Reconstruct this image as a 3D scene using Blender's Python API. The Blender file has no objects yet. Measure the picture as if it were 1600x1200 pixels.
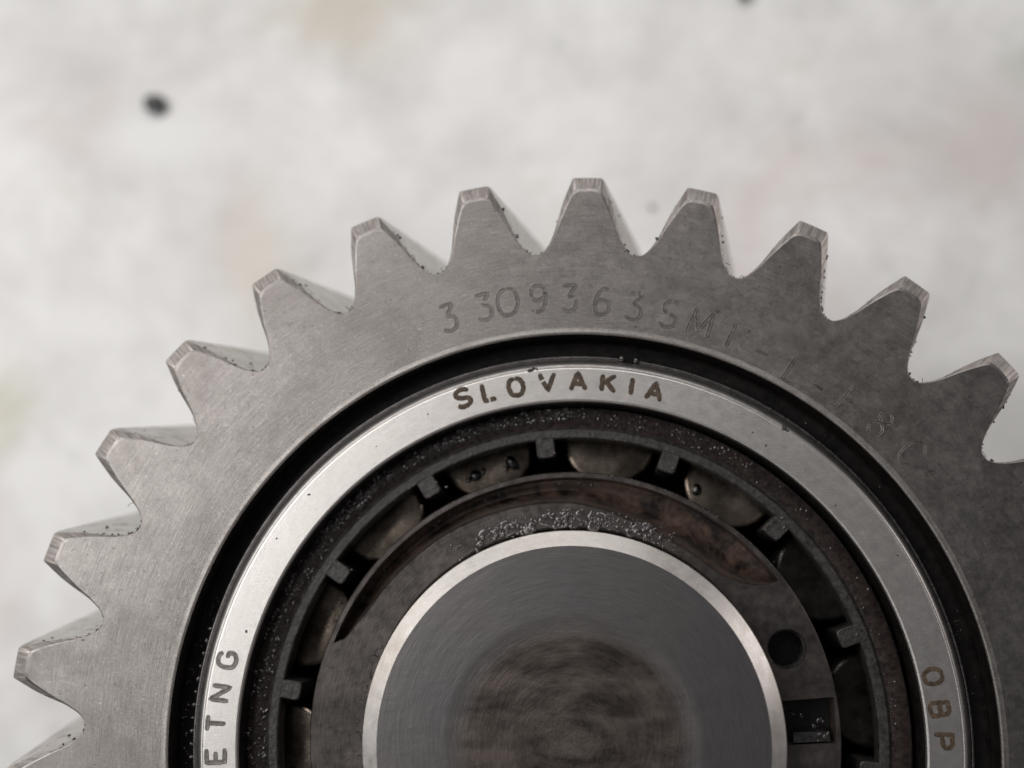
import bpy, math, random
from mathutils import Matrix, Vector
random.seed(11)
D = bpy.data
scene = bpy.context.scene
COL = scene.collection
H = 8.5          # height of the gear's upper face above the bench, 1 unit = 1 cm

# ------------------------------------------------------------------ camera
cam = D.cameras.new('camera'); camo = D.objects.new('camera', cam); COL.objects.link(camo)
cam.sensor_width = 36; cam.lens = 47.25; cam.clip_start = 0.5; cam.clip_end = 500
right = Vector((0.998209, 0.004509, -0.059651))
down = Vector((-0.004509, -0.988648, -0.150181))
fwd = Vector((-0.059651, 0.150181, -0.986857))
m = Matrix.Identity(4)
for i in range(3):
    m[i][0] = right[i]; m[i][1] = -down[i]; m[i][2] = -fwd[i]
m[0][3], m[1][3], m[2][3] = 0.216, 1.950, H + 17.654
camo.matrix_world = m
cam.dof.use_dof = True
cam.dof.focus_distance = 17.35
cam.dof.aperture_fstop = 0.095
scene.camera = camo
scene.render.resolution_x = 1024; scene.render.resolution_y = 768

# ------------------------------------------------------------------ light
w = D.worlds.new('World'); scene.world = w; w.use_nodes = True
bg = w.node_tree.nodes['Background']
bg.inputs[0].default_value = (0.97, 0.97, 1.0, 1); bg.inputs[1].default_value = 0.085
scene.view_settings.view_transform = 'Standard'
scene.view_settings.look = 'None'
scene.view_settings.exposure = 0.0
scene.view_settings.gamma = 1.0


def area(name, loc, aim, sx, sy, watts, col):
    l = D.lights.new(name, 'AREA'); l.shape = 'RECTANGLE'; l.size = sx; l.size_y = sy
    l.energy = watts; l.color = col
    o = D.objects.new(name, l); COL.objects.link(o); o.location = loc
    o.rotation_euler = (Vector(aim) - Vector(loc)).to_track_quat('-Z', 'Y').to_euler()
    return o


area('window_light', (-56, 24, 78), (0, 0, 8), 62, 70, 62000, (1.0, 0.985, 0.965))
area('ceiling_light_far', (-6, 72, 76), (0, 0, 8), 76, 44, 31000, (1.0, 0.97, 0.95))
area('wall_light_side', (96, 40, 32), (0, 0, 8), 30, 70, 15000, (1.0, 0.94, 0.92))

# ------------------------------------------------------------------ helpers
def tag(o, label=None, cat=None, group=None, kind=None):
    if label: o['label'] = label
    if cat: o['category'] = cat
    if group: o['group'] = group
    if kind: o['kind'] = kind
    return o


ORG = {}
def thing(name, cx, cy, zb, label, cat, group=None):
    """Empty at the thing's base; cx, cy, zb in mm, zb measured from the gear face."""
    o = D.objects.new(name, None); COL.objects.link(o)
    o.empty_display_size = 0.5
    o.location = (cx / 10, cy / 10, H + zb / 10)
    ORG[o.name] = Vector((cx, cy, zb))
    return tag(o, label, cat, group)


def mesh(name, verts, faces, mat, parent=None, org=None, angle=30, loc=None):
    """verts in mm (z from gear face)."""
    if org is None:
        p = parent
        while p is not None and p.name not in ORG: p = p.parent
        org = ORG[p.name] if p is not None else Vector((0, 0, 0))
    me = D.meshes.new(name)
    me.from_pydata([((v[0] - org[0]) / 10, (v[1] - org[1]) / 10, (v[2] - org[2]) / 10) for v in verts], [], faces)
    me.validate(); me.shade_smooth(); me.set_sharp_from_angle(angle=math.radians(angle))
    me.materials.append(mat)
    o = D.objects.new(name, me); COL.objects.link(o)
    if parent is not None: o.parent = parent
    else: o.location = (org[0] / 10, org[1] / 10, H + org[2] / 10)
    return o


def lathe_data(prof, cx=0, cy=0, n=288, a0=0.0, a1=360.0, close=False):
    full = abs(a1 - a0 - 360) < 1e-6
    cols = n if full else n + 1
    V = []; F = []
    for i in range(cols):
        a = math.radians(a0 + (a1 - a0) * i / n); s, c = math.sin(a), math.cos(a)
        for r, z in prof: V.append((cx + r * s, cy + r * c, z))
    k = len(prof)
    for i in range(n):
        j = (i + 1) % cols
        for q in range(k if close else k - 1):
            q2 = (q + 1) % k
            F.append((i * k + q, i * k + q2, j * k + q2, j * k + q))
    if close and not full:
        F.append(tuple(range(k))[::-1]); F.append(tuple((cols - 1) * k + q for q in range(k)))
    return V, F


def lathe(name, prof, mat, parent, cx=0, cy=0, n=288, angle=30, **kw):
    V, F = lathe_data(prof, cx, cy, n, **kw)
    return mesh(name, V, F, mat, parent, angle=angle)


def pol(r, th, cx=0, cy=0):
    a = math.radians(th); return cx + r * math.sin(a), cy + r * math.cos(a)


# ------------------------------------------------------------------ materials
class NT:
    def __init__(s, name):
        s.m = D.materials.new(name); s.m.use_nodes = True; s.t = s.m.node_tree; s.n = s.t.nodes; s.l = s.t.links
        s.b = s.n['Principled BSDF']
    def node(s, ty, **kw):
        n = s.n.new(ty)
        for k, v in kw.items(): setattr(n, k, v)
        return n
    def put(s, sock, v):
        if isinstance(v, bpy.types.NodeSocket): s.l.new(v, sock)
        elif v is not None: sock.default_value = v
    def math(s, op, a, b=None, c=None, clamp=False):
        n = s.node('ShaderNodeMath', operation=op, use_clamp=clamp)
        s.put(n.inputs[0], a)
        if b is not None: s.put(n.inputs[1], b)
        if c is not None: s.put(n.inputs[2], c)
        return n.outputs[0]
    def comb(s, x, y, z):
        n = s.node('ShaderNodeCombineXYZ'); s.put(n.inputs[0], x); s.put(n.inputs[1], y); s.put(n.inputs[2], z); return n.outputs[0]
    def noise(s, vec, scale, detail=3, rough=0.55, dist=0):
        n = s.node('ShaderNodeTexNoise'); s.put(n.inputs['Vector'], vec); n.inputs['Scale'].default_value = scale
        n.inputs['Detail'].default_value = detail; n.inputs['Roughness'].default_value = rough; n.inputs['Distortion'].default_value = dist
        return n.outputs[0]
    def vor(s, vec, scale, feature='F1'):
        n = s.node('ShaderNodeTexVoronoi', feature=feature); s.put(n.inputs['Vector'], vec); n.inputs['Scale'].default_value = scale
        return n.outputs['Distance']
    def ramp(s, f, stops):
        n = s.node('ShaderNodeValToRGB'); s.put(n.inputs[0], f)
        e = n.color_ramp.elements
        while len(e) < len(stops): e.new(0.5)
        for q, (p, c) in zip(e, stops):
            q.position = p; q.color = (c, c, c, 1) if isinstance(c, (int, float)) else (*c, 1)
        return n.outputs[0]
    def mix(s, f, a, b):
        n = s.node('ShaderNodeMix', data_type='RGBA'); s.put(n.inputs[0], f)
        s.put(n.inputs[6], (*a, 1) if isinstance(a, tuple) else a); s.put(n.inputs[7], (*b, 1) if isinstance(b, tuple) else b)
        return n.outputs[2]
    def mapr(s, v, a, b, c, d):
        n = s.node('ShaderNodeMapRange'); s.put(n.inputs[0], v)
        for i, x in enumerate((a, b, c, d)): n.inputs[i + 1].default_value = x
        return n.outputs[0]
    def bump(s, h, strength, dist, prev=None):
        n = s.node('ShaderNodeBump'); n.inputs['Strength'].default_value = strength; n.inputs['Distance'].default_value = dist
        s.put(n.inputs['Height'], h)
        if prev is not None: s.l.new(prev, n.inputs['Normal'])
        return n.outputs[0]
    def out(s, col=None, rough=None, metal=None, normal=None, **kw):
        s.put(s.b.inputs['Base Color'], (*col, 1) if isinstance(col, tuple) else col)
        s.put(s.b.inputs['Roughness'], rough); s.put(s.b.inputs['Metallic'], metal)
        if normal is not None: s.put(s.b.inputs['Normal'], normal)
        for k, v in kw.items(): s.put(s.b.inputs[k], v)
        return s.m
    def polar(s, cx=0.0, cy=0.0):
        """place = world position in cm; returns pos, r (cm), theta (rad, seam at the bottom)"""
        g = s.node('ShaderNodeNewGeometry').outputs['Position']
        sp = s.node('ShaderNodeSeparateXYZ'); s.l.new(g, sp.inputs[0])
        x = s.math('SUBTRACT', sp.outputs[0], cx / 10); y = s.math('SUBTRACT', sp.outputs[1], cy / 10)
        r = s.math('SQRT', s.math('ADD', s.math('MULTIPLY', x, x), s.math('MULTIPLY', y, y)))
        th = s.math('ARCTAN2', x, y)
        return g, r, th, sp.outputs[2]


def steel(name, c0, c1, rough=(0.3, 0.45), cx=0, cy=0, lines=60, lstr=0.25, stain=0.5, stain_col=(0.05, 0.045, 0.04),
          aniso=0.0, specks=0.0, scratch=0.0, grain=0.15, metal=1.0, bright=0.0, ticks=0.0, grime=0.0, smudge=0.0):
    t = NT(name); pos, r, th, z = t.polar(cx, cy)
    pv = t.comb(r, t.math('MULTIPLY', th, 0.35), t.math('MULTIPLY', z, 0.3))
    ln = t.noise(pv, lines, 2, 0.6)
    ln2 = t.noise(pv, lines * 0.27, 2, 0.5)
    cloud = t.noise(pos, 1.3, 5, 0.62)
    fine = t.noise(pos, 26, 4, 0.7)
    f = t.math('ADD', t.math('MULTIPLY', ln, 0.45), t.math('MULTIPLY', fine, 0.55))
    col = t.mix(t.mapr(f, 0.3, 0.7, 0, 1), c0, c1)
    if stain > 0:
        sm = t.math('MULTIPLY', t.ramp(cloud, [(0.50, 0.0), (0.72, 1.0)]), stain)
        col = t.mix(sm, col, stain_col)
    if specks > 0:
        v = t.noise(t.comb(t.math('MULTIPLY', r, 0.6), t.math('MULTIPLY', th, 6.0), z), 22, 2, 0.5)
        sm = t.math('MULTIPLY', t.ramp(v, [(0.70, 0.0), (0.76, 1.0)]), specks)
        col = t.mix(sm, col, (0.02, 0.017, 0.015))
    if bright > 0:
        v = t.noise(t.comb(t.math('MULTIPLY', r, 1.0), t.math('MULTIPLY', th, 9.0), z), 17, 2, 0.6)
        col = t.mix(t.math('MULTIPLY', t.ramp(v, [(0.66, 0.0), (0.74, 1.0)]), bright), col, (0.75, 0.72, 0.69))
    if grime > 0:
        v = t.noise(pos, 3.2, 6, 0.72, 0.8)
        col = t.mix(t.math('MULTIPLY', t.ramp(v, [(0.50, 0.0), (0.60, 0.45), (0.68, 1.0)]), grime), col, (0.035, 0.03, 0.027))
    if smudge > 0:
        sh_ = t.node('ShaderNodeVectorMath', operation='ADD'); t.l.new(pos, sh_.inputs[0]); sh_.inputs[1].default_value = (7, 3, 1)
        v = t.noise(sh_.outputs[0], 0.9, 6, 0.7, 0.5)
        col = t.mix(t.math('MULTIPLY', t.ramp(v, [(0.46, 0.0), (0.64, 1.0)]), smudge), col, (0.12, 0.108, 0.10))
        v2 = t.noise(sh_.outputs[0], 0.55, 4, 0.6)
        col = t.mix(t.math('MULTIPLY', t.ramp(v2, [(0.50, 0.0), (0.70, 1.0)]), smudge * 0.5), col, (0.36, 0.345, 0.33))
        pt = t.noise(sh_.outputs[0], 11, 3, 0.8)
        col = t.mix(t.math('MULTIPLY', t.ramp(pt, [(0.66, 0.0), (0.72, 1.0)]), 0.7), col, (0.045, 0.038, 0.034))
    tk = None
    if ticks > 0:
        tk = t.noise(t.comb(t.math('MULTIPLY', r, 0.7), t.math('MULTIPLY', th, 60.0), 0.0), 4.0, 3, 0.6)
        col = t.mix(t.math('MULTIPLY', t.ramp(tk, [(0.38, 1.0), (0.62, 0.0)]), ticks), col, (0.12, 0.10, 0.09))
    rg = t.mapr(t.noise(pos, 7, 4, 0.7), 0.3, 0.7, rough[0], rough[1])
    h = t.math('ADD', t.math('MULTIPLY', ln, 1.0), t.math('MULTIPLY', ln2, 0.6))
    nb = t.bump(h, lstr, 0.006)
    if grain > 0: nb = t.bump(t.noise(pos, 90, 2, 0.6), grain, 0.004, nb)
    if scratch > 0:
        mp = t.node('ShaderNodeMapping'); t.l.new(pos, mp.inputs[0]); mp.inputs['Rotation'].default_value = (0, 0, 0.9); mp.inputs['Scale'].default_value = (1, 22, 1)
        s1 = t.noise(mp.outputs[0], 7, 2, 0.5)
        mp2 = t.node('ShaderNodeMapping'); t.l.new(pos, mp2.inputs[0]); mp2.inputs['Rotation'].default_value = (0, 0, -0.5); mp2.inputs['Scale'].default_value = (1, 30, 1)
        s2 = t.noise(mp2.outputs[0], 5, 2, 0.5)
        nb = t.bump(t.math('ADD', s1, s2), scratch, 0.004, nb)
    kw = {}
    if aniso > 0:
        tg = t.node('ShaderNodeTangent', direction_type='RADIAL', axis='Z')
        kw = {'Anisotropic': aniso, 'Tangent': tg.outputs[0]}
    return t.out(col, rg, metal, nb, **kw)


M_GEAR = steel('gear_steel', (0.170, 0.157, 0.149), (0.298, 0.278, 0.266), (0.31, 0.44), lines=60, lstr=0.24, stain=0.25,
               stain_col=(0.15, 0.135, 0.127), specks=0.8, grain=0.45, bright=0.2, smudge=0.38)
M_CHAM = steel('ground_chamfer_steel', (0.50, 0.46, 0.435), (0.70, 0.65, 0.62), (0.42, 0.56), lines=4, lstr=0.1, stain=0.25, grain=0.35, ticks=0.55)
M_EDGE = steel('burnished_edge_steel', (0.16, 0.15, 0.142), (0.40, 0.375, 0.355), (0.40, 0.55), lines=8, lstr=0.2, stain=0.7, stain_col=(0.16, 0.14, 0.13), grain=0.6)
M_FLANK = steel('worn_flank_steel', (0.44, 0.42, 0.40), (0.62, 0.60, 0.575), (0.28, 0.42), lines=4, lstr=0.1, stain=0.0, grain=0.3, grime=0.9)
M_RING = steel('bearing_steel', (0.58, 0.55, 0.53), (0.71, 0.68, 0.655), (0.33, 0.38), lines=50, lstr=0.05, stain=0.10,
               stain_col=(0.36, 0.30, 0.25), scratch=0.22, grain=0.10, specks=0.2)
M_SHAFTRIM = steel('turned_chamfer_steel', (0.74, 0.70, 0.66), (0.86, 0.82, 0.785), (0.38, 0.48), -5, 3, lines=30, lstr=0.08, stain=0.45,
                   stain_col=(0.50, 0.41, 0.33), grain=0.12)


def shaft_face():
    t = NT('turned_shaft_steel'); pos, r, th, z = t.polar(-0.5, 0.3)
    pv = t.comb(r, t.math('MULTIPLY', th, 0.22), 0.0)
    wob = t.noise(pos, 1.1, 3, 0.5)
    rr = t.math('ADD', r, t.math('MULTIPLY', t.math('SUBTRACT', wob, 0.5), 0.16))
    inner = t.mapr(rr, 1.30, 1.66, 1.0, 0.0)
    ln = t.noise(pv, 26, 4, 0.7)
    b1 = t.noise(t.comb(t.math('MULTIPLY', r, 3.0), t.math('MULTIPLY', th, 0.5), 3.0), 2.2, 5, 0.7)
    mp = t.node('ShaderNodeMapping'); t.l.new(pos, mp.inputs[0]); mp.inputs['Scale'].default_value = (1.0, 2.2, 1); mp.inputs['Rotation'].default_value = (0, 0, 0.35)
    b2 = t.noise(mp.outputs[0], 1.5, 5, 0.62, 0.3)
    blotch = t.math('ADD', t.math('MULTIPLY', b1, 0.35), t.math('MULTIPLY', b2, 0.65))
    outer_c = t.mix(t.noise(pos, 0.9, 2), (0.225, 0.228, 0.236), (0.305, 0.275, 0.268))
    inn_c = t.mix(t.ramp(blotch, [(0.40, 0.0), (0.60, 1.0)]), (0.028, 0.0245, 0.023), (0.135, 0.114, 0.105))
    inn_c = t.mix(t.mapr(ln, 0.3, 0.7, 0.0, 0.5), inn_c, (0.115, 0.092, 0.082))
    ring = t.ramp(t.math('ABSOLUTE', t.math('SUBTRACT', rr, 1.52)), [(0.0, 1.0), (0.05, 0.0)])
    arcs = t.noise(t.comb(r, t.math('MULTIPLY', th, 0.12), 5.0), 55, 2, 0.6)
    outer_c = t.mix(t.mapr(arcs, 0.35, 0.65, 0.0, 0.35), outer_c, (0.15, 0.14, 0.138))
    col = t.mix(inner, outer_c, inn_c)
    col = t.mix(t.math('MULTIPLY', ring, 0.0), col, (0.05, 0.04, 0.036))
    rg = t.mapr(inner, 0, 1, 0.33, 0.5)
    h = t.math('MULTIPLY', ln, t.mapr(inner, 0, 1, 0.12, 1.0))
    nb = t.bump(h, 0.4, 0.01)
    nb = t.bump(blotch, 0.25, 0.02, nb)
    return t.out(col, rg, 1.0, nb)


M_SHAFT = shaft_face()


def oily(name, c0, c1, rough=(0.15, 0.5), scale=8, bstr=0.5, metal=0.4, bscale=None, coat=0.0, lines=0, spec=0.5):
    t = NT(name); pos, r, th, z = t.polar()
    n = t.noise(pos, scale, 5, 0.65)
    col = t.mix(t.ramp(n, [(0.35, 0.0), (0.68, 1.0)]), c0, c1)
    rg = t.mapr(t.noise(pos, scale * 1.7, 3), 0.3, 0.7, rough[0], rough[1])
    nb = t.bump(t.noise(pos, bscale or scale * 3, 4, 0.6), bstr, 0.02)
    if lines: nb = t.bump(t.noise(t.comb(r, t.math('MULTIPLY', th, 0.3), z), lines, 2), 0.3, 0.008, nb)
    return t.out(col, rg, metal, nb, **{'Coat Weight': coat, 'Coat Roughness': 0.12, 'Specular IOR Level': spec})


M_BORE = oily('oil_and_shade_black', (0.004, 0.0035, 0.0035), (0.014, 0.011, 0.010), (0.25, 0.42), 5, 0.15, 0.0, spec=0.28)  # oil black that also stands in for shade inside the recesses
M_SNAP = oily('dark_spring_steel', (0.09, 0.085, 0.085), (0.16, 0.15, 0.15), (0.25, 0.4), 10, 0.1, 1.0)
M_CAGE = oily('oily_cage_polymer', (0.016, 0.014, 0.013), (0.052, 0.047, 0.044), (0.26, 0.5), 12, 0.45, 0.0, 24, spec=0.42)
M_CAGEIN = oily('brown_oily_cage_surface', (0.008, 0.005, 0.0045), (0.034, 0.022, 0.019), (0.2, 0.4), 12, 0.35, 0.0, 14, spec=0.4)
M_INNER = oily('dark_inner_race_steel', (0.02, 0.018, 0.017), (0.05, 0.045, 0.04), (0.3, 0.5), 6, 0.2, 0.6)


def roller_mat():
    t = NT('tan_roller_steel'); pos, r, th, z = t.polar()
    n = t.noise(pos, 2.2, 4, 0.6); n2 = t.noise(pos, 9, 4, 0.7)
    col = t.mix(t.ramp(n, [(0.35, 0.0), (0.65, 1.0)]), (0.12, 0.095, 0.075), (0.36, 0.30, 0.245))
    col = t.mix(t.ramp(n2, [(0.55, 0.0), (0.72, 0.8)]), col, (0.10, 0.075, 0.055))
    return t.out(col, t.mapr(n2, 0.3, 0.7, 0.20, 0.32), 1.0, t.bump(n2, 0.14, 0.02))


M_ROLLER = roller_mat()
M_DARKROLL = oily('shaded_roller_steel', (0.012, 0.010, 0.009), (0.05, 0.042, 0.036), (0.2, 0.35), 4, 0.2, 0.5, spec=0.3)  # near-black roller material with the right-side shade painted in


def washer_mat():
    t = NT('brown_oiled_washer_steel'); pos, r, th, z = t.polar(-0.6, 0.5)
    n = t.noise(pos, 1.8, 5, 0.65); ln = t.noise(t.comb(r, t.math('MULTIPLY', th, 0.3), z), 36, 2)
    col = t.mix(t.ramp(n, [(0.35, 0.0), (0.68, 1.0)]), (0.068, 0.060, 0.057), (0.118, 0.104, 0.098))
    # floor of the milled pocket lies lower: brown and oil-stained, with recess shade painted in
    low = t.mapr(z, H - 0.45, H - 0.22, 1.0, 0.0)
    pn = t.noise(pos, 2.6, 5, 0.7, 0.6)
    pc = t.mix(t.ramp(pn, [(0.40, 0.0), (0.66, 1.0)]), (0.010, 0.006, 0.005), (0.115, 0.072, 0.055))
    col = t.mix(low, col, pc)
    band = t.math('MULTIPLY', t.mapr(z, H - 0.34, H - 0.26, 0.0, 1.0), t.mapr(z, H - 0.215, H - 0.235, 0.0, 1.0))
    col = t.mix(t.math('MULTIPLY', band, t.mapr(pn, 0.35, 0.6, 0.35, 0.9)), col, (0.20, 0.148, 0.122))  # tan highlight painted onto the upper slope of the pocket
    col = t.mix(t.mapr(z, H - 0.60, H - 0.54, 1.0, 0.0), col, (0.008, 0.007, 0.007))  # deepest levels painted black as shade in the hole and notch
    rg = t.mapr(t.noise(pos, 9, 3), 0.3, 0.7, 0.28, 0.46)
    nb = t.bump(ln, 0.2, 0.006); nb = t.bump(t.noise(pos, 14, 5, 0.6), 0.10, 0.02, nb)
    return t.out(col, rg, t.mapr(low, 0, 1, 0.85, 0.25), nb)


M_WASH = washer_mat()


def rust_mat():
    t = NT('rust_brown_stamp'); pos, r, th, z = t.polar()
    n = t.noise(pos, 16, 4, 0.7)
    col = t.mix(t.ramp(n, [(0.40, 0.0), (0.72, 1.0)]), (0.030, 0.019, 0.012), (0.12, 0.08, 0.048))
    return t.out(col, 0.65, 0.15, t.bump(n, 0.3, 0.01))


M_RUST = rust_mat()
M_STAMP = oily('grey_stamp_recess', (0.11, 0.10, 0.095), (0.24, 0.22, 0.205), (0.4, 0.6), 14, 0.2, 0.9)
M_ETCH = steel('scribed_steel', (0.065, 0.058, 0.054), (0.195, 0.18, 0.17), (0.38, 0.55), lines=30, lstr=0.3, stain=0.0, grain=0.5)


def droplet_mat():
    t = NT('wet_grease'); pos, r, th, z = t.polar()
    n = t.noise(pos, 6, 2)
    col = t.mix(n, (0.014, 0.011, 0.011), (0.075, 0.066, 0.064))
    return t.out(col, 0.2, 0.0, None, **{'Coat Weight': 0.8, 'Coat Roughness': 0.12, 'Coat IOR': 1.6})


M_DROP = droplet_mat()
M_CRUMB = oily('dark_grey_crumb', (0.05, 0.052, 0.055), (0.10, 0.10, 0.10), (0.5, 0.7), 20, 0.5, 0.0)
M_GRIME = oily('black_grime', (0.016, 0.014, 0.013), (0.06, 0.052, 0.048), (0.4, 0.7), 20, 0.5, 0.0)


def bench_mat():
    t = NT('stained_white_bench'); pos, r, th, z = t.polar()
    a = t.noise(pos, 0.11, 6, 0.55, 0.8); b = t.noise(pos, 0.33, 5, 0.6, 0.5); c = t.noise(pos, 1.2, 4, 0.6)
    f = t.math('ADD', t.math('MULTIPLY', a, 0.45), t.math('ADD', t.math('MULTIPLY', b, 0.4), t.math('MULTIPLY', c, 0.15)))
    col = t.mix(t.ramp(f, [(0.36, 0.0), (0.57, 1.0)]), (0.61, 0.60, 0.585), (0.88, 0.872, 0.858))
    sh = t.node('ShaderNodeVectorMath', operation='ADD'); t.l.new(pos, sh.inputs[0]); sh.inputs[1].default_value = (31, 17, 5)
    d = t.noise(sh.outputs[0], 0.17, 4, 0.6, 0.6)
    col = t.mix(t.math('MULTIPLY', t.ramp(d, [(0.54, 0.0), (0.70, 1.0)]), 0.6), col, (0.68, 0.585, 0.565))
    sh2 = t.node('ShaderNodeVectorMath', operation='ADD'); t.l.new(pos, sh2.inputs[0]); sh2.inputs[1].default_value = (-13, 44, 9)
    e = t.noise(sh2.outputs[0], 0.26, 3, 0.6, 0.4)
    col = t.mix(t.math('MULTIPLY', t.ramp(e, [(0.62, 0.0), (0.74, 1.0)]), 0.55), col, (0.62, 0.56, 0.44))
    g = t.noise(sh2.outputs[0], 0.6, 4, 0.6)
    col = t.mix(t.math('MULTIPLY', t.ramp(g, [(0.62, 0.0), (0.75, 1.0)]), 0.4), col, (0.45, 0.45, 0.45))
    # named stains of the photograph, each with its own soft outline
    for (x, y, rx, ry, cc, am) in [(-8.7, 11.1, 1.5, .7, (0.86, 0.855, 0.85), 0.9), (-6.5, 8.6, 0.8, 1.6, (0.74, 0.64, 0.52), 0.45), (-5.0, 13.7, 1.6, 1.1, (0.62, 0.56, 0.46), 0.7),
                                   (8.2, 10.6, 1.3, 1.5, (0.62, 0.54, 0.53), 0.5), (3.9, 8.0, 1.6, 2.2, (0.72, 0.63, 0.63), 0.5),
                                   (-12.0, 5.6, 1.0, 1.2, (0.60, 0.58, 0.44), 0.6), (9.4, 12.6, 0.9, 1.0, (0.45, 0.48, 0.40), 0.6)]:
        v = t.node('ShaderNodeMapping'); t.l.new(pos, v.inputs[0]); v.vector_type = 'TEXTURE'
        v.inputs['Location'].default_value = (x, y, 0); v.inputs['Scale'].default_value = (rx, ry, 10)
        ln = t.node('ShaderNodeVectorMath', operation='LENGTH'); t.l.new(v.outputs[0], ln.inputs[0])
        q = t.math('ADD', ln.outputs['Value'], t.math('MULTIPLY', t.math('SUBTRACT', b, 0.5), 2.6))
        col = t.mix(t.math('MULTIPLY', t.mapr(q, 0.2, 1.15, 1.0, 0.0), am), col, cc)
    nb = t.bump(b, 0.25, 0.08)
    return t.out(col, 0.55, 0.0, nb)


M_BENCH = bench_mat()

# ------------------------------------------------------------------ bench top
N = 40
V = []; F = []
for j in range(N + 1):
    for i in range(N + 1):
        x = -600 + 1200 * i / N; y = -500 + 1100 * j / N
        V.append((x, y, -85 + 0.5 * math.sin(x * .021 + 1) * math.cos(y * .017)))
for j in range(N):
    for i in range(N):
        a = j * (N + 1) + i; F.append((a, a + 1, a + N + 2, a + N + 1))
k0 = len(V)
for (x, y) in ((-600, -500), (600, -500), (600, 600), (-600, 600)): V.append((x, y, -115))
F.append((k0 + 3, k0 + 2, k0 + 1, k0))
tb = mesh('table', V, F, M_BENCH, None, org=Vector((0, 0, -85)))
tag(tb, 'stained white bench top, out of focus below the gear', None, None, 'structure')

# ------------------------------------------------------------------ helical gear
NT_ = 30; PITCH = 12.0; PH = 1.25; TWIST = math.degrees(0.0022); THICK = 40.0
gear = thing('helical_gear', 0, 0, -THICK, 'large grey steel helical gear with chamfered teeth and a scribed number on its face', 'gear')
RB = 63.2
lathe('gear_body', [(RB, 0), (60, 0), (57, 0), (53.95, 0)], M_GEAR, gear, n=360, angle=9)
body = gear.children[0]
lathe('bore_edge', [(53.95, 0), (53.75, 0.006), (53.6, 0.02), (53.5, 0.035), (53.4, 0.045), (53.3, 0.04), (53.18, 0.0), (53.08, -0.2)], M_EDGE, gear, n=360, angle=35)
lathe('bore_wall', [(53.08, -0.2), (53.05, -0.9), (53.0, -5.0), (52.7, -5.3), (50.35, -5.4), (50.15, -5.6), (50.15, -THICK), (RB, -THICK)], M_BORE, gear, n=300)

out_c = [(0, 75.0, -1.15), (0.9, 75.0, -1.15), (1.42, 74.98, -1.15), (1.57, 74.8, -1.1), (1.84, 73.9, -0.95), (2.22, 72.7, -0.75), (2.68, 71.2, -0.55),
         (3.17, 69.3, -0.38), (3.66, 67.4, -0.25), (4.1, 66.2, -0.16), (4.6, 65.2, -0.12), (5.12, 64.55, -0.10), (5.5, 64.3, -0.10), (6.0, 64.22, -0.10)]
in_c = [(0, 72.75), (0.75, 72.72), (1.18, 72.55), (1.45, 72.25), (1.72, 71.75), (2.05, 70.95), (2.44, 69.95), (2.98, 68.55), (3.54, 67.0), (4.02, 65.95),
        (4.54, 65.05), (5.09, 64.43), (5.5, 64.2), (6.0, 64.12)]


def cr(p, sub=3):
    n = len(p); out = []
    for i in range(n - 1):
        p0 = p[max(i - 1, 0)]; p1 = p[i]; p2 = p[i + 1]; p3 = p[min(i + 2, n - 1)]
        for s in range(sub):
            t = s / sub
            out.append(tuple(0.5 * (2 * b + (c - a) * t + (2 * a - 5 * b + 4 * c - d) * t * t + (-a + 3 * b - 3 * c + d) * t ** 3)
                             for a, b, c, d in zip(p0, p1, p2, p3)))
    out.append(tuple(p[-1])); return out


ho = cr(out_c); hi = cr(in_c)
prof_o = [(-a, r, z) for a, r, z in reversed(ho[1:])] + ho
prof_i = [(-a, r) for a, r in reversed(hi[1:])] + hi
n = len(prof_o)


def tooth_mesh(jit):
    rnd = random.Random(jit)
    V = []; F = []
    rows = []
    def row(pts):
        rows.append(len(V)); V.extend(pts)
    w1 = [rnd.uniform(-.5, .5) for _ in range(n)]
    w1 = [(w1[max(i - 1, 0)] + w1[i] + w1[min(i + 1, n - 1)]) / 3 for i in range(n)]
    edge = lambda i: min(1, min(i, n - 1 - i) / 4)
    row([(*pol(RB, a * 1.0 if abs(a) < 6 else a), 0) for a in [-6 + 12 * i / (n - 1) for i in range(n)]])
    fi = [(a, r + w1[i] * 0.10 * edge(i)) for i, (a, r) in enumerate(prof_i)]
    row([(*pol(r, a), 0) for a, r in fi])
    mid = [((a * .80 + b * .20), (r * .80 + q * .20), z * .09) for (a, r), (b, q, z) in zip(fi, prof_o)]
    row([(*pol(r, a), z) for a, r, z in mid])
    row([(*pol(r, a), z) for a, r, z in prof_o])
    dz = [-2.2, -4, -7, -11, -16, -22, -29, -36, -THICK + 1.2]
    for z in dz:
        row([(*pol(r, a - TWIST * z), z) for a, r, zz in prof_o])
    row([(*pol(r, a - TWIST * -THICK), -THICK) for a, r in prof_i])
    row([(*pol(RB, (-6 + 12 * i / (n - 1)) + TWIST * THICK), -THICK) for i in range(n)])
    for a, b in zip(rows[:-1], rows[1:]):
        for i in range(n - 1): F.append((a + i, b + i, b + i + 1, a + i + 1))
    return V, F


protos = []
for k in range(6):
    V, F = tooth_mesh(k + 3)
    me = D.meshes.new('tooth')
    me.from_pydata([(x / 10, y / 10, (z + THICK) / 10) for x, y, z in V], [], F)
    me.shade_smooth(); me.set_sharp_from_angle(angle=math.radians(16))
    me.materials.append(M_GEAR); me.materials.append(M_CHAM); me.materials.append(M_FLANK)
    for f_ in me.polygons:
        rw = f_.index // (n - 1)
        if rw == 0: f_.use_smooth = False
        if rw == 2: f_.material_index = 1
        elif rw > 2: f_.material_index = 2
    protos.append(me)
for k in range(NT_):
    o = D.objects.new('tooth', protos[(k * 5 + k // 6) % 6]); COL.objects.link(o); o.parent = gear
    o.rotation_euler = (0, 0, -math.radians(PH + k * PITCH))

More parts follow.
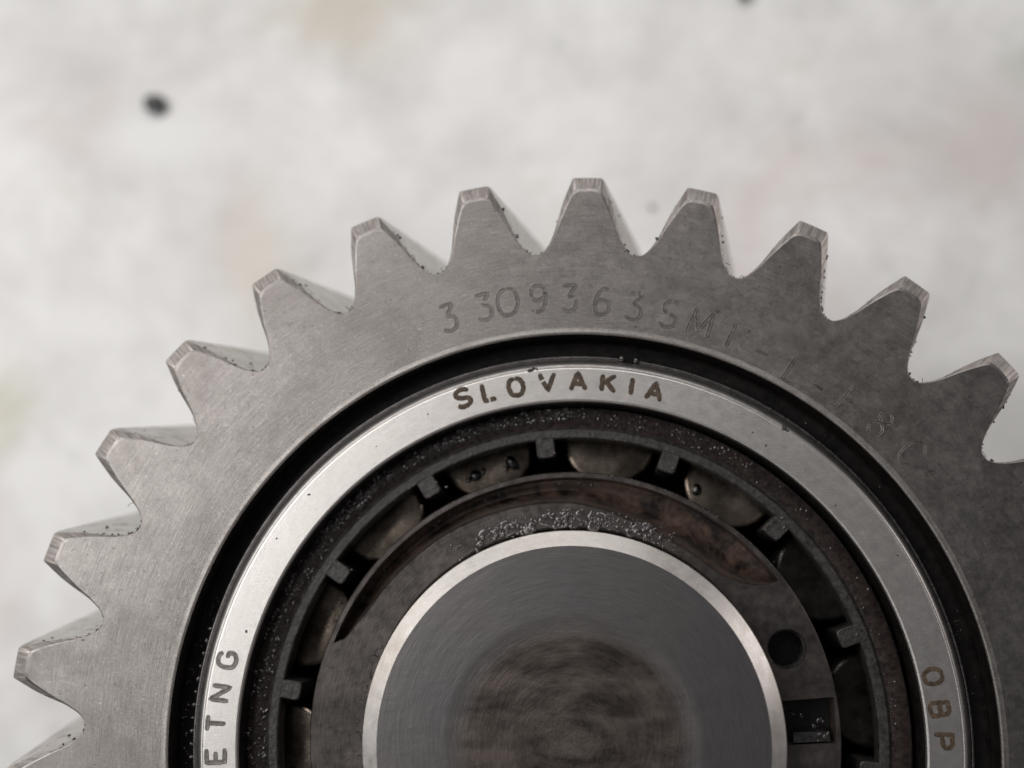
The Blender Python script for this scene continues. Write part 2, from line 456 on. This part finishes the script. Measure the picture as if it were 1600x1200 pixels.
# ------------------------------------------------------------------ stroke lettering
FONT = {
    'S': [[(.92, .82), (.75, .97), (.45, 1), (.18, .92), (.08, .74), (.2, .58), (.5, .5), (.8, .42), (.92, .26), (.82, .08), (.5, 0), (.22, .03), (.05, .18)]],
    'L': [[(.1, 1), (.1, 0), (.85, 0)]],
    'O': [[(.5, 1), (.2, .92), (.05, .65), (.05, .35), (.2, .08), (.5, 0), (.8, .08), (.95, .35), (.95, .65), (.8, .92), (.5, 1)]],
    'V': [[(.02, 1), (.5, 0), (.98, 1)]],
    'A': [[(.02, 0), (.5, 1), (.98, 0)], [(.22, .36), (.78, .36)]],
    'K': [[(.1, 1), (.1, 0)], [(.9, 1), (.12, .42)], [(.36, .6), (.92, 0)]],
    'I': [[(.5, 1), (.5, 0)]],
    'E': [[(.92, 1), (.1, 1), (.1, 0), (.92, 0)], [(.1, .5), (.75, .5)]],
    'T': [[(.02, 1), (.98, 1)], [(.5, 1), (.5, 0)]],
    'N': [[(.08, 0), (.08, 1), (.92, 0), (.92, 1)]],
    'G': [[(.9, .8), (.7, .97), (.4, 1), (.12, .85), (.04, .5), (.12, .15), (.4, 0), (.72, .03), (.93, .18), (.93, .48), (.6, .48)]],
    'B': [[(.1, 0), (.1, 1), (.65, 1), (.86, .88), (.86, .64), (.65, .53), (.1, .53)], [(.65, .53), (.92, .42), (.92, .12), (.68, 0), (.1, 0)]],
    'P': [[(.1, 0), (.1, 1), (.7, 1), (.92, .86), (.92, .6), (.7, .47), (.1, .47)]],
    'M': [[(.02, 0), (.1, 1), (.5, .2), (.9, 1), (.98, 0)]],
    'F': [[(.1, 0), (.1, 1), (.85, 1)], [(.1, .52), (.7, .52)]],
    'C': [[(.92, .82), (.7, .98), (.4, 1), (.12, .85), (.04, .5), (.12, .15), (.4, 0), (.7, .02), (.92, .18)]],
    '0': [[(.5, 1), (.2, .92), (.05, .65), (.05, .35), (.2, .08), (.5, 0), (.8, .08), (.95, .35), (.95, .65), (.8, .92), (.5, 1)]],
    '3': [[(.1, .98), (.85, .98), (.45, .6), (.78, .52), (.92, .3), (.8, .07), (.45, 0), (.08, .12)]],
    '9': [[(.9, .72), (.78, .94), (.5, 1), (.2, .93), (.08, .72), (.2, .5), (.5, .43), (.8, .52), (.9, .72), (.92, .4), (.75, .1), (.45, 0), (.15, .08)]],
    '6': [[(.82, .95), (.55, 1), (.25, .85), (.08, .5), (.1, .25), (.28, .04), (.55, 0), (.82, .1), (.92, .3), (.8, .5), (.5, .58), (.2, .48), (.09, .3)]],
    '8': [[(.5, 1), (.2, .9), (.15, .7), (.5, .53), (.9, .3), (.8, .06), (.5, 0), (.2, .06), (.1, .3), (.5, .53), (.85, .7), (.8, .9), (.5, 1)]],
    '1': [[(.5, 1), (.5, 0)]],
    '-': [[(.1, .45), (.9, .45)]],
}


def stroke(V, F, pts, half, section, jit=0.0, gap=0.0):
    """ribbon with a cross-section [(offset, height)...] along pts (3D frame already applied)."""
    dense = []
    for a, b in zip(pts[:-1], pts[1:]):
        L = math.hypot(b[0] - a[0], b[1] - a[1]); k = max(1, int(L / 0.22))
        for s in range(k): dense.append((a[0] + (b[0] - a[0]) * s / k, a[1] + (b[1] - a[1]) * s / k))
    dense.append(pts[-1])
    if len(dense) < 3: dense.insert(1, ((dense[0][0] + dense[1][0]) / 2, (dense[0][1] + dense[1][1]) / 2))
    dense = [(x + random.uniform(-jit, jit), y + random.uniform(-jit, jit)) for x, y in dense]
    ks = len(section); prev = None; nn = len(dense)
    for i, (x, y) in enumerate(dense):
        a = dense[max(i - 1, 0)]; b = dense[min(i + 1, nn - 1)]
        dx, dy = b[0] - a[0], b[1] - a[1]; L = math.hypot(dx, dy) or 1; nx, ny = -dy / L, dx / L
        e = min(i, nn - 1 - i); hw = half * (0.55 if e == 0 else 0.9 if e == 1 else 1) * random.uniform(1 - jit * 2, 1 + jit * 2)
        base = len(V)
        for o, h in section: V.append((x + nx * o * hw, y + ny * o * hw, h * (0.6 if e == 0 else 1)))
        if prev is not None and random.random() >= gap:
            for q in range(ks - 1): F.append((prev + q, prev + q + 1, base + q + 1, base + q))
        prev = base


FLAT = [(-1, .008), (-.6, .022), (.6, .022), (1, .008)]
BURR = [(-1.0, .006), (-.7, .034), (-.4, .010), (.4, .010), (.7, .034), (1.0, .006)]


def char(ch, r, th, hgt, wid, half, z, mat, parent, section=FLAT, slant=0.0, jit=0.02, gap=0.0, cx=0, cy=0, flip=0, name='stamped_letter'):
    V2 = []; F2 = []
    for line in FONT[ch]:
        if ch in 'OS036989CG': line = cr(line, 3)
        stroke(V2, F2, [((u - .5) * wid + slant * (v - .5) * hgt, (v - .5) * hgt) for u, v in line], half, section, jit, gap)
    a = math.radians(th); er = (math.sin(a), math.cos(a)); et = (math.cos(a), -math.sin(a))
    px, py = pol(r, th, cx, cy)
    V = [(px + et[0] * x + er[0] * y, py + et[1] * x + er[1] * y, z + h) for x, y, h in V2]
    return mesh(name, V, F2, mat, parent, angle=40)


num = [('3', 58.0, -17.2, 1), ('3', 58.2, -12.3, 1), ('0', 58.3, -9.1, 1), ('9', 58.2, -5.0, 1), ('3', 58.0, -0.9, 1), ('6', 57.6, 3.5, 1), ('3', 57.3, 7.8, .9),
       ('S', 57.1, 12.6, .85), ('M', 56.9, 16.9, 1), ('1', 56.7, 21.2, 1), ('-', 56.2, 26.0, .4), ('L', 56.0, 31.0, .7), ('-', 55.9, 35.0, .5), ('F', 56.6, 39.2, .3),
       ('8', 57.0, 44.1, .2), ('C', 57.2, 49.6, .1)]
for ch, r, th, k in num:
    char(ch, r, th, 3.6, 1.5 if ch in '1' else (2.9 if ch in '0M' else 2.3), 0.29 * (.6 + .4 * k), 0.0, M_ETCH, body, BURR, slant=0.06, jit=0.05, gap=0.0 if ch in '1LC' else 0.05 + (1 - k) * 0.12, name='scribed_character')

# ------------------------------------------------------------------ roller bearing
brg = thing('roller_bearing', 0, 0, -32, 'roller bearing with bright stamped outer ring and black cage inside the gear', 'bearing')
oring = lathe('outer_ring', [(46.5, -31), (46.5, -8.5), (44.15, -7.6), (44.05, -1.35), (44.2, -1.06), (44.45, -1.0), (46.5, -1.0), (48.55, -1.0), (48.62, -1.02), (48.72, -1.02), (48.80, -1.0),
                             (48.95, -1.0), (49.05, -1.05), (49.15, -1.12), (49.3, -1.24), (49.45, -1.38), (49.6, -1.55), (49.73, -1.75), (49.85, -2.0), (49.94, -2.3), (50.0, -2.65), (50.05, -3.2), (50.05, -31), (46.5, -31)], M_RING, brg, n=360, angle=9)
# black sleeve paints the dark reflection onto the lip's inner wall
lathe('lip_shade_sleeve', [(43.98, -1.45), (43.85, -7.4)], M_BORE, brg, n=360)
lathe('dark_backing', [(32.0, -26), (46.0, -26)], M_BORE, brg, n=120)  # black disc added underneath to keep the gaps between rollers dark
for ch, r, th in [('S', 47.15, -18.7), ('L', 47.0, -14.3), ('O', 46.8, -9.9), ('V', 46.95, -4.7), ('A', 46.8, 0.3), ('K', 46.75, 5.3), ('I', 46.7, 9.1), ('A', 46.6, 12.9)]:
    char(ch, r, th, 2.3, 2.1 if ch != 'I' else 1.0, 0.34, -1.0, M_RUST, oring, FLAT, jit=0.045, gap=0.03)
for ch, r, th in [('G', 47.0, -77.7), ('N', 47.0, -83.0), ('T', 47.05, -87.7), ('E', 47.05, -92.7), ('K', 47.05, -98.2), ('O', 47.05, -103.4)][:4]:
    char(ch, r, th, 2.4, 2.1, 0.33, -1.0, M_STAMP, oring, BURR, jit=0.02)
for ch, r, th in [('O', 46.1, 79.2), ('B', 46.15, 84.3), ('P', 46.2, 89.2)]:
    char(ch, r, th, 2.3, 2.0, 0.30, -1.0, M_RUST, oring, FLAT, jit=0.03)

CX, CY = -0.35, 0.25
cage = lathe('cage', [(43.55, -8.0), (43.55, -4.9), (43.35, -4.7), (41.0, -4.85), (40.75, -4.6), (40.5, -4.35), (39.5, -4.35), (39.3, -4.55), (39.3, -8.0), (43.55, -8.0)],
             M_CAGE, brg, CX, CY, n=320)
lathe('grease_band', [(43.3, -4.66), (42.6, -4.60), (41.9, -4.66), (41.05, -4.80)], M_CAGEIN, brg, CX, CY, n=300)
vis = [-5.8 + 25.2 * k for k in range(-3, 4)]
gap_ = (360 - 25.2 * 6) / 8
tabs = vis + [vis[-1] + gap_ * k for k in range(1, 8)]
V0 = []
def tab_mesh():
    # crossbar, drawn at theta 0 in the bearing's own frame: rounded tongue, running down between rollers
    w2 = 1.22; pts = [(-w2, 39.9), (-w2, 37.3), (-w2 * .9, 37.0), (-w2 * .65, 36.85), (w2 * .65, 36.85), (w2 * .9, 37.0), (w2, 37.3), (w2, 39.9)]
    V = []; F = []; k = len(pts)
    for ins, z in ((0.14, -4.42), (0.0, -4.55), (0.0, -20)):
        for x, y in pts: V.append((x * (1 - ins / w2), y + (ins if y < 38 else 0), z))
    F.append(tuple(range(k)))
    for rr in range(2):
        for i in range(k):
            j = (i + 1) % k; F.append((rr * k + i, rr * k + k + i, rr * k + k + j, rr * k + j))
    me = D.meshes.new('crossbar'); me.from_pydata([(x / 10, y / 10, (z + 32) / 10) for x, y, z in V], [], F)
    me.shade_smooth(); me.set_sharp_from_angle(angle=math.radians(35)); me.materials.append(M_CAGE); return me
tm = tab_mesh()
for a in tabs:
    o = D.objects.new('crossbar', tm); COL.objects.link(o); o.parent = cage
    o.location = (CX / 10, CY / 10, 0); o.rotation_euler = (0, 0, -math.radians(a))
# rollers
V, F = lathe_data([(0.0, -10.75), (2.0, -10.75), (2.4, -10.7), (5.7, -10.62), (6.1, -10.7), (6.35, -10.95), (6.5, -11.5), (6.5, -25.5)], 0, 0, 64)
rm = D.meshes.new('roller'); rm.from_pydata([(x / 10, y / 10, z / 10) for x, y, z in V], [], F)
rm.shade_smooth(); rm.set_sharp_from_angle(angle=math.radians(40)); rm.materials.append(M_ROLLER)
rm2 = rm.copy(); rm2.materials.clear(); rm2.materials.append(M_DARKROLL)
ts = sorted(tabs)
for i, a in enumerate(ts):
    b = ts[i + 1] if i + 1 < len(ts) else ts[0] + 360
    c = (a + b) / 2 + 0.35
    inky = 50 < c < 130  # right-hand rollers get their shade from the near-black material
    o = D.objects.new('roller', rm2 if inky else rm)
    if inky: o['label'] = 'roller with its shade painted in near-black'
    COL.objects.link(o); o.parent = brg
    x, y = pol(39.9, c, CX, CY); o.location = (x / 10, y / 10, 3.2); o.rotation_euler = (random.uniform(-.012, .012), random.uniform(-.012, .012), i * 1.3)
lathe('inner_ring', [(33.25, -31), (33.25, -8.2), (33.0, -7.9), (27.0, -7.9)], M_INNER, brg, -0.3, 0.2, n=200)

# ------------------------------------------------------------------ retaining ring in the groove
sr = thing('retaining_ring', 0, 0, -3.0, 'thin dark wire retaining ring sitting in the black groove around the outer ring', 'ring')
sec = [(50.32 + .30 * math.cos(q), -2.75 + .24 * math.sin(q)) for q in [i * math.pi / 4 for i in range(8)]]
V, F = lathe_data(sec, 0, 0, 330, 9.4, 366.8, close=True)
mesh('wire', V, F, M_SNAP, sr, angle=50)
for th_ in (7.0, 9.2):
    x, y = pol(50.5, th_)
    prof = [(0, -1.9), (.35, -2.0), (.48, -2.3), (.5, -3.2)]
    V, F = lathe_data(prof, x, y, 16); mesh('ring_end', V, F, M_SNAP, sr, angle=60)

# ------------------------------------------------------------------ thrust washer with milled pocket, hole and notch
WX, WY = -0.6, 0.5
wash = thing('thrust_washer', WX, WY, -7.6, 'dark oiled steel washer with long pocket, round hole and notch around the shaft', 'washer')
inner = [(-68.6, 33.9), (-68.0, 33.3), (-67.0, 32.95), (-65.0, 32.7), (-63.2, 32.45), (-58, 32.05), (-50, 31.95), (-42, 31.8), (-34, 31.7), (-26, 31.5), (-17.5, 31.2), (-8, 31.0), (1.8, 30.55), (8, 30.0), (14, 29.35), (20, 28.85), (27, 28.5),
         (34.5, 28.35), (40, 28.3), (43.5, 28.5), (46, 28.95), (48.6, 29.7), (50.6, 30.7), (52.0, 31.8), (53.0, 33.0), (53.4, 33.85)]
def r_in(th):
    # milled pocket edge, angle about the gear axis
    for (a, ra), (b, rb) in zip(inner[:-1], inner[1:]):
        if a <= th <= b: return ra + (rb - ra) * (th - a) / (b - a)
    return None
ths = sorted([-180 + i * 1.2 for i in range(300)] + [53.0, 53.2, 53.35, -68.0, -67.6, -67.2, 52.0, 52.6])
V = []; F = []
for th_ in ths:
    rx = r_in(th_); c = math.radians(th_)
    off = WX * math.sin(c) + WY * math.cos(c)          # washer axis is a little off the gear axis
    ro = 33.55
    if rx is None: rx_, dpt = ro, 0.0
    else: rx_, dpt = min(rx - off, ro), 1.0
    g = max(0.0, ro - rx_)
    dd = 2.9 * min(1, g / 0.5) * dpt
    sl = min(0.28 * g, 0.8)
    cols = [(27.0, -7.5), (27.0, -2.15), (27.15, -2.0), (rx_ - 0.12 * min(1, g / .3), -2.0), (rx_, -2.0 - 0.03 * dd), (rx_ + g * .05, -2.0 - 0.10 * dd), (rx_ + g * .14, -2.0 - 0.32 * dd), (rx_ + g * .26, -2.0 - 0.62 * dd), (rx_ + g * .40, -2.0 - 0.86 * dd), (rx_ + g * .55, -2.0 - dd),
            (ro - g * .25, -2.0 - dd * 1.04), (ro - min(.12, g * .1), -2.0 - dd * .93), (ro, -2.0 - 0.03 * dd), (ro + .06, -2.0), (34.15, -2.0), (34.27, -2.1), (34.35, -2.4), (34.35, -7.5)]
    for r_, z_ in cols: V.append((*pol(r_, th_, WX, WY), z_))
kk = len(cols); nn_ = len(ths)
for i in range(nn_):
    j = (i + 1) % nn_
    for q in range(kk):
        q2 = (q + 1) % kk; F.append((i * kk + q, j * kk + q, j * kk + q2, i * kk + q2))
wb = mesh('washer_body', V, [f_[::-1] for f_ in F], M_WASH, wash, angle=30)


def cutter(top, bot, ztop, zbot):
    k = len(top); V = [(x, y, ztop) for x, y in top] + [(x, y, zbot) for x, y in bot]
    F = [tuple(range(k)), tuple(range(2 * k - 1, k - 1, -1))] + [(i, k + i, k + (i + 1) % k, (i + 1) % k) for i in range(k)]
    o = mesh('cutter', V, [f[::-1] for f in F], M_WASH, wash); return o


hc = [(27.05 + 2.55 * math.cos(-q), 11.9 + 2.55 * math.sin(-q)) for q in [i * math.tau / 40 for i in range(40)]]
c2 = cutter(hc, hc, 1.0, -6.9)
nc = [(26.0, 5.3), (32.9, 5.9), (33.0, 3.0), (33.0, 0.1), (26.0, -0.35)]
c3 = cutter(nc, nc, 1.0, -6.6)
for c_ in (c2, c3):
    md = wb.modifiers.new('b', 'BOOLEAN'); md.operation = 'DIFFERENCE'; md.object = c_; md.solver = 'EXACT'
bpy.context.view_layer.update()
dg = bpy.context.evaluated_depsgraph_get()
nm = D.meshes.new_from_object(wb.evaluated_get(dg)); wb.modifiers.clear(); wb.data = nm
nm.name = 'washer_body'
nm.shade_smooth(); nm.set_sharp_from_angle(angle=math.radians(28))
for c_ in (c2, c3): D.objects.remove(c_)
tp = []
for i in range(9): tp += [(2.52, -2.5 - i * .5), (2.28, -2.75 - i * .5)]
V, F = lathe_data(tp, 27.05, 11.9, 48)
mesh('hole_thread', V, F, M_SNAP, wash, angle=20)
# small key lying in the notch
kp = [(27.8, 1.3), (32.4, 1.5), (32.5, 0.25), (27.8, 0.0)]
V = [(x, y, -3.1) for x, y in kp] + [(x + (.25 if x < 30 else .1), y + (.3 if y > 1 else -.1), -6.55) for x, y in kp]
mesh('key', V, [(3, 2, 1, 0)] + [(i, (i + 1) % 4, 4 + (i + 1) % 4, 4 + i) for i in range(4)], M_SNAP, wash, angle=20)

# ------------------------------------------------------------------ shaft
SX, SY = -0.5, 0.3
sh = thing('shaft', SX, SY, -85, 'round steel shaft end with bright chamfered rim and dark turned face', 'shaft')
lathe('chamfered_rim', [(26.55, -8), (26.6, 3.1), (26.5, 3.35), (24.55, 4.62)], M_SHAFTRIM, sh, SX, SY, n=320, angle=12)
pr = [(24.55, 4.62)] + [(24.3 - i * 0.6, 4.62) for i in range(15)] + [(15.6, 4.60), (15.0, 4.57), (14.4, 4.54), (13.6, 4.52), (10, 4.48), (5, 4.44), (0.01, 4.44)]
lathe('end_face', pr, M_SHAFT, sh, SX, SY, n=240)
lathe('shaft_body', [(26.5, -8), (26.4, -84.5)], M_INNER, sh, SX, SY, n=96)

# ------------------------------------------------------------------ droplets, grease, grime (nobody could count them)
def ico():
    p = (1 + 5 ** .5) / 2
    v = [(-1, p, 0), (1, p, 0), (-1, -p, 0), (1, -p, 0), (0, -1, p), (0, 1, p), (0, -1, -p), (0, 1, -p), (p, 0, -1), (p, 0, 1), (-p, 0, -1), (-p, 0, 1)]
    v = [Vector(x).normalized() for x in v]
    f = [(0, 11, 5), (0, 5, 1), (0, 1, 7), (0, 7, 10), (0, 10, 11), (1, 5, 9), (5, 11, 4), (11, 10, 2), (10, 7, 6), (7, 1, 8), (3, 9, 4), (3, 4, 2), (3, 2, 6), (3, 6, 8), (3, 8, 9), (4, 9, 5), (2, 4, 11), (6, 2, 10), (8, 6, 7), (9, 8, 1)]
    e = {}; g = []
    def mid(a, b):
        k = (min(a, b), max(a, b))
        if k not in e: v.append(((v[a] + v[b]) / 2).normalized()); e[k] = len(v) - 1
        return e[k]
    for a, b, c in f:
        x, y, z = mid(a, b), mid(b, c), mid(c, a); g += [(a, x, z), (b, y, x), (c, z, y), (x, y, z)]
    return v, g
IV, IF = ico()


def blobs(name, items, mat, label, cat, rough=0.15, parent=None):
    V = []; F = []
    for x, y, z, s, fl in items:
        b = len(V); ax = random.uniform(.75, 1.4); rot = random.uniform(0, math.tau); c, sn = math.cos(rot), math.sin(rot)
        for v in IV:
            k = s * (1 + random.uniform(-rough, rough)); px, py = v.x * k * ax, v.y * k / ax
            V.append((x + px * c - py * sn, y + px * sn + py * c, z + v.z * k * fl))
        F += [tuple(b + q for q in f) for f in IF]
    o = mesh(name, V, F, mat, parent, angle=180)
    o['kind'] = 'stuff'
    if parent is None: tag(o, label, cat)
    return o


def clump(th0, th1, r0, r1, z, count, s0, s1, fl=.6, cx=0, cy=0, cl=6):
    cen = [(random.uniform(th0, th1), random.uniform(r0, r1)) for _ in range(max(1, count // cl))]
    L = []
    for _ in range(count):
        t0, rr = random.choice(cen)
        if random.random() < .25: t0, rr = random.uniform(th0, th1), random.uniform(r0, r1)
        t0 += random.gauss(0, 1.3); rr = min(r1, max(r0, rr + random.gauss(0, .35)))
        s = s0 * (s1 / s0) ** (random.random() ** 1.8)
        x, y = pol(rr, t0, cx, cy); L.append((x, y, z + s * fl * .2, s, fl))
    return L


L = clump(-52, 0, 41.9, 43.4, -4.68, 420, .10, .48, .55, CX, CY, 9) + clump(0, 34, 41.3, 43.2, -4.68, 150, .08, .30, .6, CX, CY, 5) + clump(-96, -50, 41.1, 43.4, -4.7, 340, .09, .36, .55, CX, CY, 7) + clump(30, 95, 41.2, 43.2, -4.7, 60, .08, .24, .6, CX, CY, 2) + clump(-70, 20, 39.4, 40.7, -4.35, 160, .05, .12, .5, CX, CY, 2)
L += [(*pol(rr_, t_, CX, CY), -4.4, s_, .6) for rr_, t_, s_ in [(37.4, -4.0, .2), (38.2, -29.2, .16), (37.0, -27.8, .22), (37.6, 20.6, .2), (39.8, 44, .25), (39.0, 45.5, .2), (37.3, 45.8, .15), (36.9, -54.2, .15), (39.2, 70, .18)]]
blobs('grease_droplets', L, M_DROP, 'wet dark grease droplets scattered on the black cage ring between rollers and bright ring', 'grease')
L = clump(-34, 28, 27.3, 29.6, -1.98, 210, .08, .22, .6, -.5, .3, 5) + clump(-31, 24, 27.3, 29.0, -1.95, 90, .22, .5, .6, -.5, .3, 6) + clump(-24, 22, 27.6, 28.9, -2.05, 90, .5, 1.0, .08, -.5, .3, 8) + clump(-95, -55, 27.1, 28.2, -1.98, 40, .06, .12, .6, -.5, .3, 3)
blobs('grease_beads', L, M_DROP, 'beads of dark grease collected on the washer along the upper rim of the shaft', 'grease')
L = clump(-66, 8, 32.9, 33.7, -4.9, 170, .08, .24, .6, WX, WY, 4) + clump(-60, 50, 33.9, 34.2, -2.05, 90, .05, .13, .6, WX, WY, 3) + clump(20, 48, 32.5, 33.6, -5.1, 50, .08, .2, .6)
L += [(random.uniform(27.4, 32.6), random.uniform(0, 5.2), -6.5, random.uniform(.2, .6), .35) for _ in range(7)] + [(random.uniform(30.5, 32.8), random.uniform(.2, 1.6), -3.1, random.uniform(.15, .35), .3) for _ in range(4)]
blobs('pocket_grease', L, M_DROP, 'brown grease specks lining the milled pocket at the edge of the dark washer', 'grease')
L = clump(-75, -20, 51.0, 52.9, -5.3, 60, .07, .17, .7, 0, 0, 2) + clump(-96, -70, 50.6, 52.8, -5.2, 60, .08, .22, .7, 0, 0, 3) + clump(-20, 90, 51.0, 52.9, -5.3, 40, .07, .15, .7, 0, 0, 1)
for k in range(16):
    x, y = pol(50.75, -74 - k * 1.9); L.append((x, y, -2.7, random.uniform(.22, .34), .7))
blobs('oil_beads', L, M_DROP, 'tiny shining oil beads in the black groove between gear and bearing ring', 'oil')
L = [(*pol(rr_, t_), -0.99, s_, .25) for rr_, t_, s_ in [(48.7, -7.3, .28), (48.9, -6.7, .2), (48.8, -6.2, .14), (48.9, 34.0, .3), (48.8, 34.6, .18), (46.2, 30.2, .13), (45.6, 33.1, .14), (46.6, -35, .10), (47.7, -48.3, .16), (47.5, -57, .12), (45.6, -72.5, .16), (46.9, -25, .1), (45.3, 48, .1), (47.8, 60, .12)]]
blobs('ring_nicks', L, M_GRIME, 'small dark nicks and specks on the bright bearing ring', 'grime', .45)
# oil droplets sitting on roller ends
L = []
for (th_, rr, s) in [(-21.7, 37.4, .85), (-19.9, 37.6, .45), (-23.4, 37.2, .4), (-13.4, 37.6, .95), (-14.9, 37.0, .4), (27.2, 36.9, .75), (-62, 36.6, .2), (-64, 37.2, .17), (-66, 36.3, .22), (-65, 37.9, .14), (-68, 36.9, .13), (-61, 37.7, .12), (50, 35.6, .25), (77, 35.4, .35), (9, 36.2, .12)]:
    x, y = pol(rr, th_, CX, CY); L.append((x, y, -10.6, s, .4))
M_OIL = oily('black_glossy_oil', (0.006, 0.005, 0.005), (0.012, 0.009, 0.008), (0.06, 0.12), 8, 0.4, 0.0, coat=1.0)
blobs('oil_drops', L, M_OIL, 'round black oil drops sitting on the tan roller ends', 'oil')

# grime and lint along tooth edges
L = []
po = [p for p in prof_o if p[1] < 73]
for k in range(NT_):
    base = PH + k * PITCH
    if 110 < base % 360 < 255: continue
    for _ in range(48):
        a, r, z = random.choice([p for p in po if p[0] > 0] if random.random() < .75 else po)
        if random.random() < .45: a, r, z = random.choice([p for p in po if p[1] < 65.5])
        x, y = pol(r + random.uniform(-.08, .1), base + a + random.uniform(-.05, .12))
        L.append((x, y, z - random.uniform(0, 1.2), .05 * (5.0 ** (random.random() ** 3)), .8))
    for _ in range(6):
        a, r, z = random.choice([p for p in po if p[0] > 1.9]); zz = -random.uniform(1, 9)
        x, y = pol(r + .02, base + a - TWIST * zz); L.append((x, y, zz, random.uniform(.06, .22), .9))
blobs('grime_specks', L, M_GRIME, 'crumbs of black grime caught along the tooth edges and roots of the gear', 'grime', .55)


def fibres(name, items, mat, label):
    V = []; F = []
    for (x, y, z, a, L_, cv) in items:
        prev = None; ww = .035; px, py = x, y
        for i in range(7):
            b = len(V); nx, ny = -math.sin(a), math.cos(a)
            for o, h in ((-ww, 0), (0, ww * 1.4), (ww, 0)): V.append((px + nx * o, py + ny * o, z + h))
            if prev is not None: F += [(prev, prev + 1, b + 1, b), (prev + 1, prev + 2, b + 2, b + 1)]
            prev = b; px += math.cos(a) * L_ / 6; py += math.sin(a) * L_ / 6; a += cv
    o = mesh(name, V, F, mat, None, org=Vector((0, 0, 0)), angle=60); o['kind'] = 'stuff'; return tag(o, label, 'lint')
it = []
for _ in range(46):
    k = random.choice([0, 0, 1, 1, 2, 2, 3, 4, 5, 28, 29, 27, 26, 25, 24, 23]); base = PH + k * PITCH
    a, r, z = random.choice(po); x, y = pol(r, base + a); it.append((x, y, z - .2, random.uniform(0, 6.28), random.uniform(.3, 1.1), random.uniform(-.3, .3)))
for _ in range(26):
    x, y = pol(random.uniform(26.9, 27.8), random.uniform(-95, -60), SX, SY); it.append((x, y, -1.9, random.uniform(0, 6.28), random.uniform(.4, 1.3), random.uniform(-.4, .4)))
fibres('lint_fibres', it, M_GRIME, 'short dark lint fibres clinging to the tooth edges and beside the shaft rim')


# ------------------------------------------------------------------ crumbs on the bench
def crumb(x, y, s, seed, label, name='crumb', mat=M_CRUMB, fl=.5, ax=1.0):
    rnd = random.Random(seed); V = []
    for v in IV:
        k = s * (1 + rnd.uniform(-.22, .22)); V.append((x + v.x * k * ax, y + v.y * k, -84.4 + s * fl + v.z * k * fl))
    o = mesh(name, V, IF, mat, None, org=Vector((x, y, -84.6)), angle=25)
    return tag(o, label, 'debris', 'crumbs lying on the white bench')


crumb(-87.6, 117.9, 1.9, 3, 'largest blurred black crumb lying on the white bench at the upper left', ax=1.25)
crumb(33.2, 139.2, 1.3, 5, 'blurred grey-blue crumb cut by the top edge of the picture', mat=M_SNAP)
crumb(14.0, 94.8, 0.45, 8, 'tiny dark speck on the white bench above the gap right of the topmost tooth')
